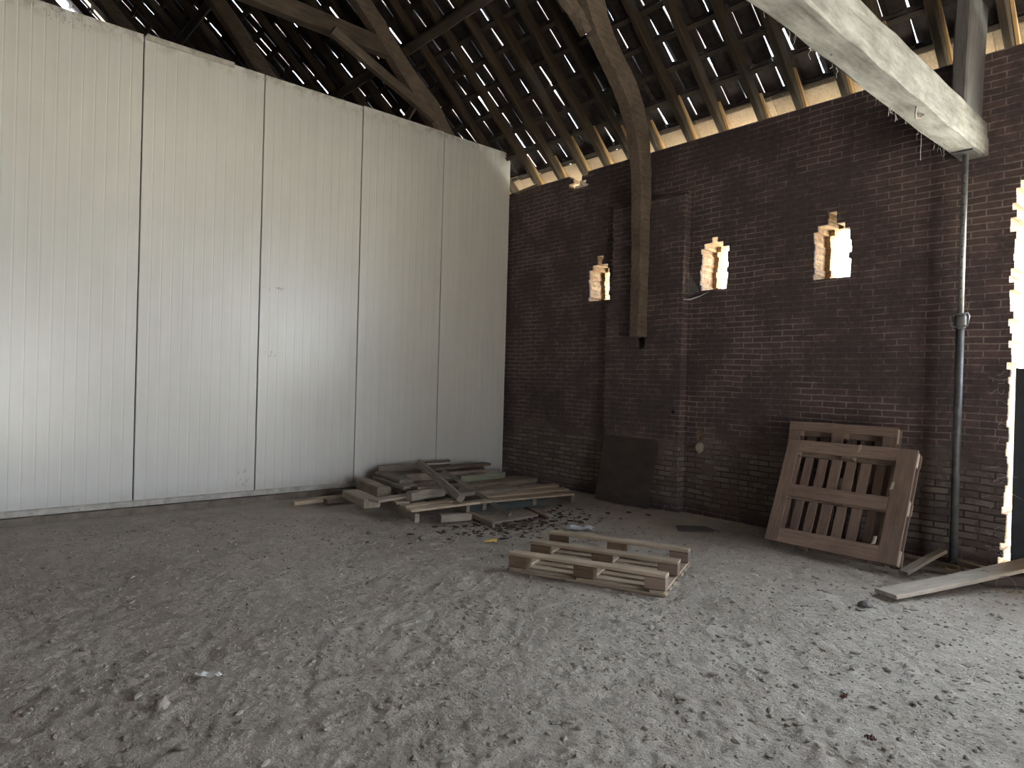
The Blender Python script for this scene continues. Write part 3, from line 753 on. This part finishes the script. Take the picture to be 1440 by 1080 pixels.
# ------------------------------------------------------------------ leaning pallets
def leaning_pallet(x0, yl, W, Hh, deg, label, mat, bottomless=False, seed=1, mid_stub=False):
    s, c = math.sin(math.radians(deg)), math.cos(math.radians(deg))
    T = 0.142; rnd = random.Random(seed)
    root = empty('wooden_pallet', mat_from((x0, yl, T * s + 0.012), (0, -1, 0), (s, 0, c), (-c, 0, s)))
    tag(root, label, 'pallet', None)
    bt = 0.022
    # base frame facing the room (z from -bt to 0)
    if not mid_stub:
        part_box(root, 'base_board', 0.055, Hh / 2, -bt / 2, 0.11, Hh, bt, mat, rnd=rnd)
        part_box(root, 'base_board', W - 0.075, Hh / 2, -bt / 2, 0.15, Hh, bt, mat, rnd=rnd)
        for y, h in ((Hh - 0.055, 0.11), (Hh * 0.50, 0.115), (0.065, 0.13)):
            part_box(root, 'base_board', (0.112 + W - 0.152) / 2, y, -bt / 2 - .001, W - 0.152 - 0.112, h, bt, mat, rnd=rnd)
    else:
        part_box(root, 'base_board', 0.055, Hh / 2 + .015, -bt / 2, 0.11, Hh - .206, bt, mat, rnd=rnd)
        part_box(root, 'base_board', W / 2 - 0.02, Hh / 2 + .015, -bt / 2, 0.10, Hh - .206, bt, mat, rnd=rnd)
        part_box(root, 'base_board', W - 0.055, Hh / 2 + .015, -bt / 2, 0.11, Hh - .206, bt, mat, rnd=rnd)
        for y, h in ((Hh - 0.043, 0.086), (0.06, .11)): part_box(root, 'base_board', W / 2, y, -bt / 2, W, h, bt, mat, rnd=rnd)
    for y in (0.07, Hh / 2, Hh - 0.068):
        for x in (0.06, W / 2, W - 0.06):
            part_box(root, 'block', x, y, -bt - 0.039, 0.10, 0.125, 0.077, 'pale_wood' if x > W - .1 else mat, rnd=rnd)  # door-side blocks paler: the light from the door put into their colour
    for y in (0.07, Hh / 2, Hh - 0.07): part_box(root, 'cross_board', W / 2, y, -0.1105, W, 0.10, 0.021, mat, rnd=rnd)
    n = 9 if not mid_stub else 8
    for i in range(n):
        x = 0.05 + i * (W - 0.10) / (n - 1)
        part_box(root, 'deck_board', x, Hh / 2, -0.1315, 0.080 + rnd.uniform(-.008, .008), Hh, 0.0205, mat, rnd=rnd)
    return root
lp = leaning_pallet(5.685, 3.0, 1.09, 0.97, 25, 'front pallet of two leaning on the brick wall, with three crosswise boards', 'red_wood', seed=41)
for (x, y) in ((0.93, 0.60), (0.88, 0.13), (0.62, 0.90)):
    mb = MB(); mb.add([(x, y, .001), (x + .03, y + .01, .003), (x + .035, y + .075, .003), (x + .008, y + .07, .001), (x + .018, y + .04, .009)], [(0, 1, 4), (1, 2, 4), (2, 3, 4), (3, 0, 4), (3, 2, 1, 0)])
    mb.build('splinter', M['pale_wood'], lp)['label'] = 'pale torn splinter on a board'
leaning_pallet(6.02, 3.08, 0.95, 1.10, 13.5, 'rear pallet of two leaning on the brick wall, standing taller against the bricks', 'red_wood', seed=43, mid_stub=True)

# dark board leaning on the pier
bt = math.radians(13); s, c = math.sin(bt), math.cos(bt)
m = mat_from((6.17, 5.46, 0.012), Vector((0.07, -1, 0)).normalized(), (s, 0.0, c), (-c, -0.07, s)); 
mb = MB(); Wd, Hd, r = 0.76, 0.80, 0.07
out = [(0, 0), (Wd, 0)] + [(Wd - r + r * math.cos(a), Hd - r + r * math.sin(a)) for a in [i * PI / 12 for i in range(7)]] + [(0.012, Hd), (0, Hd - .01)]
n = len(out)
mb.add([(x, y, 0) for x, y in out] + [(x, y, -0.022) for x, y in out], [tuple(range(n)), tuple(range(2 * n - 1, n - 1, -1))] + [(i, (i + 1) % n, n + (i + 1) % n, n + i) for i in range(n)])
o = mb.build('leaning_board', M['dark_board']); o.matrix_world = m
tag(o, 'dark square board with a rounded corner leaning on the brick pier', 'board')

# ------------------------------------------------------------------ heap of planks by the partition
def P(name, p0, p1, w, t, mat, label, up=(0, 0, 1), **k): return plank(name, p0, p1, w, t, mat, label, 'plank', 'loose planks in the heap by the partition', up, **k)
# two broken decks at the bottom
ld = empty('pallet_deck', loc=(3.98, 5.95, 0)); tag(ld, 'broken slatted pallet deck at the left front of the plank heap', 'pallet')
def sub(root, name, p0, p1, w, t, mat, **k):
    o = Vector(root.location)
    return plank(name, Vector(p0) - o, Vector(p1) - o, w, t, mat, parent=root, **k)
for (x0, x1, y, tw, mt) in ((3.57, 4.40, 5.57, 0.12, 'tan_wood'), (3.63, 4.19, 5.77, 0.12, 'tan_wood'), (3.66, 3.80, 5.98, 0.12, 'tan_wood'), (3.70, 4.4, 6.2, .12, 'old_wood')):
    sub(ld, 'deck_board', (x0, y, 0.130), (x1, y - 0.02, 0.130), tw, 0.022, mt)
sub(ld, 'stringer', (3.575, 5.42, 0.075), (3.79, 6.32, 0.085), 0.045, 0.085, 'old_wood')
sub(ld, 'stringer', (4.27, 5.52, 0.07), (4.30, 6.35, 0.075), 0.045, 0.085, 'old_wood')
rd = empty('pallet_deck', loc=(5.15, 5.75, 0)); tag(rd, 'long slatted deck of boards at the right front of the plank heap', 'pallet')
for (p0, p1, w) in (((4.42, 5.57), (5.72, 5.42), 0.15), ((4.70, 5.80), (5.88, 5.66), 0.17), ((5.30, 6.02), (6.00, 5.95), 0.15), ((4.5, 6.1), (5.3, 6.02), 0.14)):
    sub(rd, 'deck_board', (*p0, 0.128), (*p1, 0.128), w, 0.022, 'tan_wood', skew=0.02)
for (p0, p1) in (((4.55, 5.6), (4.62, 6.25)), ((5.20, 5.5), (5.28, 6.15)), ((5.70, 5.38), (5.86, 6.05))):
    sub(rd, 'stringer', (*p0, 0.07), (*p1, 0.07), 0.05, 0.09, 'pile_wood')
P('plank', (4.38, 5.66, 0.045), (5.38, 5.50, 0.045), 0.03, 0.08, 'teal_wood', 'blue-grey plank on edge under the right deck of the heap')
P('plank', (5.02, 5.27, 0.008), (4.24, 5.23, 0.008), 0.30, 0.018, 'old_wood', 'wide flat grey board lying on the dirt in front of the heap')
P('plank', (3.84, 5.43, 0.04), (4.17, 5.36, 0.04), 0.09, 0.075, 'old_wood', 'short thick offcut on the dirt before the left deck', jit=.008)
P('plank', (4.22, 5.42, 0.045), (4.17, 4.98, 0.02), 0.03, 0.05, 'pile_wood', 'short brown stick sloping down at the front of the heap')
# middle and back layers
P('plank', (4.36, 5.93, 0.165), (5.25, 5.95, 0.16), 0.20, 0.045, 'old_wood', 'wide grey board lying across the back of the right deck')
P('plank', (4.66, 6.32, 0.155), (5.93, 6.36, 0.155), 0.24, 0.06, 'pile_wood', 'broad dark board lying behind the wide grey board of the heap')
P('plank', (4.90, 6.50, 0.215), (5.62, 6.52, 0.205), 0.03, 0.085, 'green_wood', 'mossy greenish plank on edge in the middle of the heap')
P('plank', (5.28, 6.72, 0.10), (6.16, 6.86, 0.09), 0.20, 0.06, 'pile_wood', 'dark board reaching right past the partition end')
P('plank', (4.28, 6.78, 0.235), (5.42, 6.72, 0.235), 0.10, 0.085, 'pile_wood', 'reddish squared timber lying behind the greenish plank')
P('plank', (4.62, 7.02, 0.275), (5.78, 7.08, 0.285), 0.16, 0.035, 'pile_wood', 'long thin dark plank along the back of the heap')
P('plank', (4.72, 7.18, 0.325), (5.20, 7.16, 0.325), 0.05, 0.015, 'white_paint', 'short white painted lath on top at the back of the heap')
P('plank', (4.25, 7.36, 0.165), (5.34, 7.36, 0.18), 0.035, 0.32, 'old_wood', 'grey plank on edge along the partition behind the heap', up=(0, -0.12, 1))
P('plank', (4.3, 7.15, 0.125), (5.7, 7.16, 0.125), 0.26, 0.26, 'pile_wood', 'thick dark timber under the back of the heap', jit=.01)
P('plank', (4.3, 6.82, 0.10), (5.25, 6.80, 0.10), 0.2, 0.18, 'pile_wood', 'second thick dark timber under the middle of the heap', jit=.01)
# left stack of boards laid front to back
P('plank', (4.02, 6.25, 0.165), (4.14, 7.1, 0.165), 0.20, 0.045, 'pile_wood', 'lowest board of the short stack at the left of the heap')
P('plank', (4.03, 6.22, 0.215), (4.15, 7.12, 0.215), 0.20, 0.045, 'old_wood', 'middle board of the short stack at the left of the heap')
P('plank', (4.08, 6.42, 0.262), (4.18, 7.15, 0.265), 0.16, 0.04, 'old_wood', 'top board of the short stack at the left of the heap')
P('plank', (4.00, 6.10, 0.205), (4.38, 6.06, 0.205), 0.10, 0.095, 'pile_wood', 'brown squared offcut at the front of the short stack', jit=.006)
P('plank', (3.80, 5.93, 0.195), (4.26, 5.98, 0.195), 0.10, 0.10, 'old_wood', 'stout grey offcut lying on the left deck', jit=.006)
P('plank', (3.80, 6.42, 0.16), (3.92, 7.14, 0.16), 0.16, 0.12, 'pile_wood', 'thick brown timber left of the short stack')
P('plank', (3.47, 6.10, 0.125), (3.56, 6.74, 0.125), 0.18, 0.09, 'old_wood', 'leftmost thick plank of the heap pointing at the partition')
P('plank', (3.44, 6.03, 0.165), (3.97, 6.12, 0.165), 0.16, 0.025, 'old_wood', 'grey board laid crosswise over the leftmost thick plank')
P('plank', (3.0, 6.98, 0.035), (3.50, 7.02, 0.035), 0.09, 0.04, 'tan_wood', 'short plank flat on the dirt left of the heap by the partition')
P('plank', (3.35, 6.93, 0.03), (3.98, 6.95, 0.035), 0.12, 0.05, 'pile_wood', 'dark plank on the dirt reaching left from under the heap')
# two sticks thrown across the top
P('squared_beam', (4.155, 5.50, 0.20), (4.25, 6.42, 0.46), 0.085, 0.075, 'old_wood', 'stout squared beam slanting down across the top of the heap', up=(0.5, 0, 1))
P('lath', (4.53, 5.15, 0.05), (4.73, 6.62, 0.31), 0.028, 0.045, 'old_wood', 'thin batten slanting from the heap down to the dirt', up=(0.6, 0, 1))
tag(plank('stick', (5.03, 5.46, 0.015), (4.86, 4.94, 0.015), 0.035, 0.025, 'leaf', jit=.003), 'dark stick on the dirt right of the plank heap', 'stick')

# ------------------------------------------------------------------ planks by the door
Q = lambda *a, **k: plank(*a, cat='plank', group='planks by the door', **k)
Q('plank', (5.00, 1.745, 0.025), (6.62, 1.16, 0.14), 0.17, 0.03, 'pale_wood', 'broad pale plank sloping up from the dirt towards the door', bow=-0.01)
Q('plank', (5.68, 1.86, 0.03), (6.25, 1.76, 0.14), 0.07, 0.03, 'old_wood', 'narrow grey plank slanting up beside the foot of the front pallet')
Q('plank', (6.36, 2.10, 0.02), (6.24, 1.64, 0.025), 0.05, 0.03, 'old_wood', 'grey lath on the dirt behind the narrow slanting plank')
Q('plank', (6.08, 1.86, 0.015), (6.12, 1.50, 0.02), 0.06, 0.03, 'old_wood', 'short lath on the dirt in front of the steel prop')
Q('plank', (6.42, 1.72, 0.04), (6.30, 1.48, 0.04), 0.08, 0.04, 'old_wood', 'short grey board on the dirt behind the steel prop')
Q('plank', (6.00, 1.46, 0.035), (6.28, 1.12, 0.04), 0.16, 0.075, 'dark_board', 'dark thick block under the broad pale plank', jit=.006)
for (x, y, r, lb) in ((5.95, 1.40, 0.05, 'thin curling wire by the dark block under the broad pale plank'), (5.82, 1.24, 0.06, 'thin wire loop beside the broad pale plank, nearest the door'), (6.0, 1.6, 0.06, 'thin wire loop before the foot of the steel prop')):
    mb = MB(); mb.tube([(x + r * 0.4 * math.sin(t * 1.3), y + r * math.cos(t), 0.02 + r * (0.8 + 0.9 * math.sin(t))) for t in [i * PI / 8 - .5 for i in range(15)]], 0.0018, 5)
    tag(mb.build('wire_loop', M['wire']), lb, 'wire', 'wires by the door')

# ------------------------------------------------------------------ small things on the floor
def lump_obj(name, x, y, r, flat, mat, label, cat, seed, sub=2, jit=.16, sx=1.0):
    vs, fs = lump(r, flat, jit, random.Random(seed), sub); mb = MB(); mb.add([(a * sx, b, c_) for a, b, c_ in vs], fs)
    o = mb.build(name, mat, loc=(x, y, gz(x, y) + r * flat * 0.55), smooth_=False); return tag(o, label, cat)
lump_obj('stone', 4.76, 1.78, 0.045, 0.55, M['stone'], 'rounded grey stone on the dirt in front of the broad pale plank', 'stone', 1, sx=1.3)
lump_obj('earth_clod', 0.77, 3.08, 0.032, 1.0, M['clod'], 'upright clod of earth alone on the near dirt', 'clod', 2, jit=.22)
lump_obj('earth_clod', 3.05, 5.40, 0.03, 0.7, M['stone'], 'dark lump on the dirt left of the plank heap', 'clod', 3)
lump_obj('earth_clod', 3.32, 4.95, 0.035, 0.7, M['stone'], 'dark lump on the dirt between the heap and the yellow scrap', 'clod', 4)
def scrap(name, x, y, w, h, mat, label, cat, seed, rough=0.012, lift=0.006):
    rnd = random.Random(seed); mb = MB(); n = 7; vs = []
    for i in range(n):
        for j in range(n):
            a, b = i / (n - 1) - .5, j / (n - 1) - .5
            edge = 1 - 0.35 * rnd.random() * (abs(a) > .4 or abs(b) > .4)
            vs.append((a * w * edge, b * h * edge, rnd.uniform(0, rough)))
    fs = [(i * n + j, (i + 1) * n + j, (i + 1) * n + j + 1, i * n + j + 1) for i in range(n - 1) for j in range(n - 1)]
    mb.add(vs, fs); o = mb.build(name, mat, loc=(x, y, gz(x, y) + lift), rot=(0, 0, rnd.random() * 3))
    so = o.modifiers.new('thick', 'SOLIDIFY'); so.thickness = 0.0012
    return tag(o, label, cat)
scrap('yellow_scrap', 3.78, 4.55, 0.13, 0.06, M['yellow'], 'bright yellow scrap on the dirt left of the lying pallet', 'scrap', 3, 0.008, 0.012).rotation_euler = (0.2, -0.1, -0.72)
scrap('plastic_scrap', 4.80, 4.42, 0.30, 0.16, M['plastic'], 'crumpled clear plastic behind the lying pallet', 'plastic', 4, 0.05, 0.01)
scrap('paper_scrap', 1.01, 3.26, 0.14, 0.035, M['paper'], 'torn white scrap on the near dirt at left', 'scrap', 5, 0.016, 0.008).rotation_euler = (0, 0, -0.75)
scrap('dry_leaf', 2.93, 1.06, 0.045, 0.035, M['leaf'], 'curled red-brown leaf on the near dirt, closest to the right corner', 'leaf', 6, 0.022)
scrap('dry_leaf', 3.25, 1.30, 0.04, 0.03, M['leaf'], 'small red-brown leaf just behind the curled leaf', 'leaf', 8, 0.018)
mb = MB(); mb.add([(0, 0, 0), (.30, -.28, .0), (.34, -.08, .012), (.10, .10, .02), (0, 0, -.012), (.30, -.28, -.012), (.34, -.08, -.0), (.10, .10, .005)],
                  [(0, 1, 2, 3), (7, 6, 5, 4), (0, 4, 5, 1), (1, 5, 6, 2), (2, 6, 7, 3), (3, 7, 4, 0)])
tag(mb.build('rubber_sheet', M['sheet'], loc=(5.58, 3.84, 0.004)), 'thin dark sheet lying flat on the dirt before the brick wall', 'sheet')
lump_obj('pale_stone', 6.46, 4.20, 0.05, 1.2, M['pale_stone'], 'pale stone wedged in the brick wall below a glowing hole', 'stone', 11, jit=.2).location.z = 0.745

# ------------------------------------------------------------------ yard outside
mb = MB(); mb.box(6.9, 40, -30, 40, -0.25, -0.12)
tag(mb.build('ground_outside', M['grass_out']), 'sunlit yard outside the brick wall', 'ground', kind='structure')
mb = MB(); mb.box(-20, 6.9, -40, -5.25, -0.25, -0.06)
tag(mb.build('ground_added_opening', M['grass_out']), 'yard outside the added gable opening', 'ground', kind='structure')

# ------------------------------------------------------------------ light
w = bpy.data.worlds.new('World'); sc.world = w; w.use_nodes = True
nt = w.node_tree; nt.nodes.clear()
out = nt.nodes.new('ShaderNodeOutputWorld'); bg = nt.nodes.new('ShaderNodeBackground')
tc = nt.nodes.new('ShaderNodeTexCoord'); sp = nt.nodes.new('ShaderNodeSeparateXYZ'); nt.links.new(tc.outputs['Generated'], sp.inputs[0])
c = ramp(nt, sp.outputs[2], [(0.0, (0.88, 0.94, 1.0)), (0.5, (0.72, 0.86, 1.0))])
nt.links.new(c, bg.inputs[0]); bg.inputs[1].default_value = 1.0
nt.links.new(bg.outputs[0], out.inputs[0])
SUN = bpy.data.lights.new('sun', 'SUN'); SUN.energy = 15.0; SUN.angle = 0.01; SUN.color = (1.0, 0.93, 0.80)
so = bpy.data.objects.new('sun', SUN); COL.objects.link(so)
so.rotation_euler = Vector((-0.06, 0.80, -0.60)).to_track_quat('-Z', 'Y').to_euler()
def portal(name, loc, direction, sx, sy):
    l = bpy.data.lights.new(name, 'AREA'); l.shape = 'RECTANGLE'; l.size = sx; l.size_y = sy; l.cycles.is_portal = True
    o = bpy.data.objects.new(name, l); COL.objects.link(o); o.location = loc
    o.rotation_euler = Vector(direction).to_track_quat('-Z', 'Z' if abs(direction[2]) < .5 else 'Y').to_euler(); return o
portal('portal_door', (WX + .5, (DOOR_Y0 + DOOR_Y1) / 2, 2.55), (-1, 0, 0), 3.4, 2.1)
portal('portal_added_opening', ((OPX0 + OPX1) / 2, -5.3, 1.2), (0, 1, 0), 2.0, 2.6)
portal('portal_added_bay', (WX + .5, -3.6, 1.95), (-1, 0, 0), 2.7, 4.0)

# ------------------------------------------------------------------ camera
cam = bpy.data.cameras.new('camera'); cam.sensor_width = 36; cam.lens = 939.98 / 1440 * 36; cam.clip_start = 0.05
co = bpy.data.objects.new('camera', cam); COL.objects.link(co)
yw, pt, rl = math.radians(48.822), math.radians(-0.225), math.radians(1.581)
F = Vector((math.cos(yw) * math.cos(pt), math.sin(yw) * math.cos(pt), math.sin(pt)))
R0 = Vector((math.sin(yw), -math.cos(yw), 0)); U0_ = R0.cross(F)
R = math.cos(rl) * R0 + math.sin(rl) * U0_; U = math.cos(rl) * U0_ - math.sin(rl) * R0
m = Matrix((R, U, -F)).transposed().to_4x4(); m.translation = (0, 0, H_CAM); co.matrix_world = m
sc.camera = co
sc.view_settings.view_transform = 'Standard'; sc.view_settings.look = 'None'; sc.view_settings.gamma = 1.0
sc.view_settings.use_curve_mapping = False
sc.view_settings.exposure = 4.2
sc.cycles.max_bounces = 8; sc.cycles.diffuse_bounces = 5
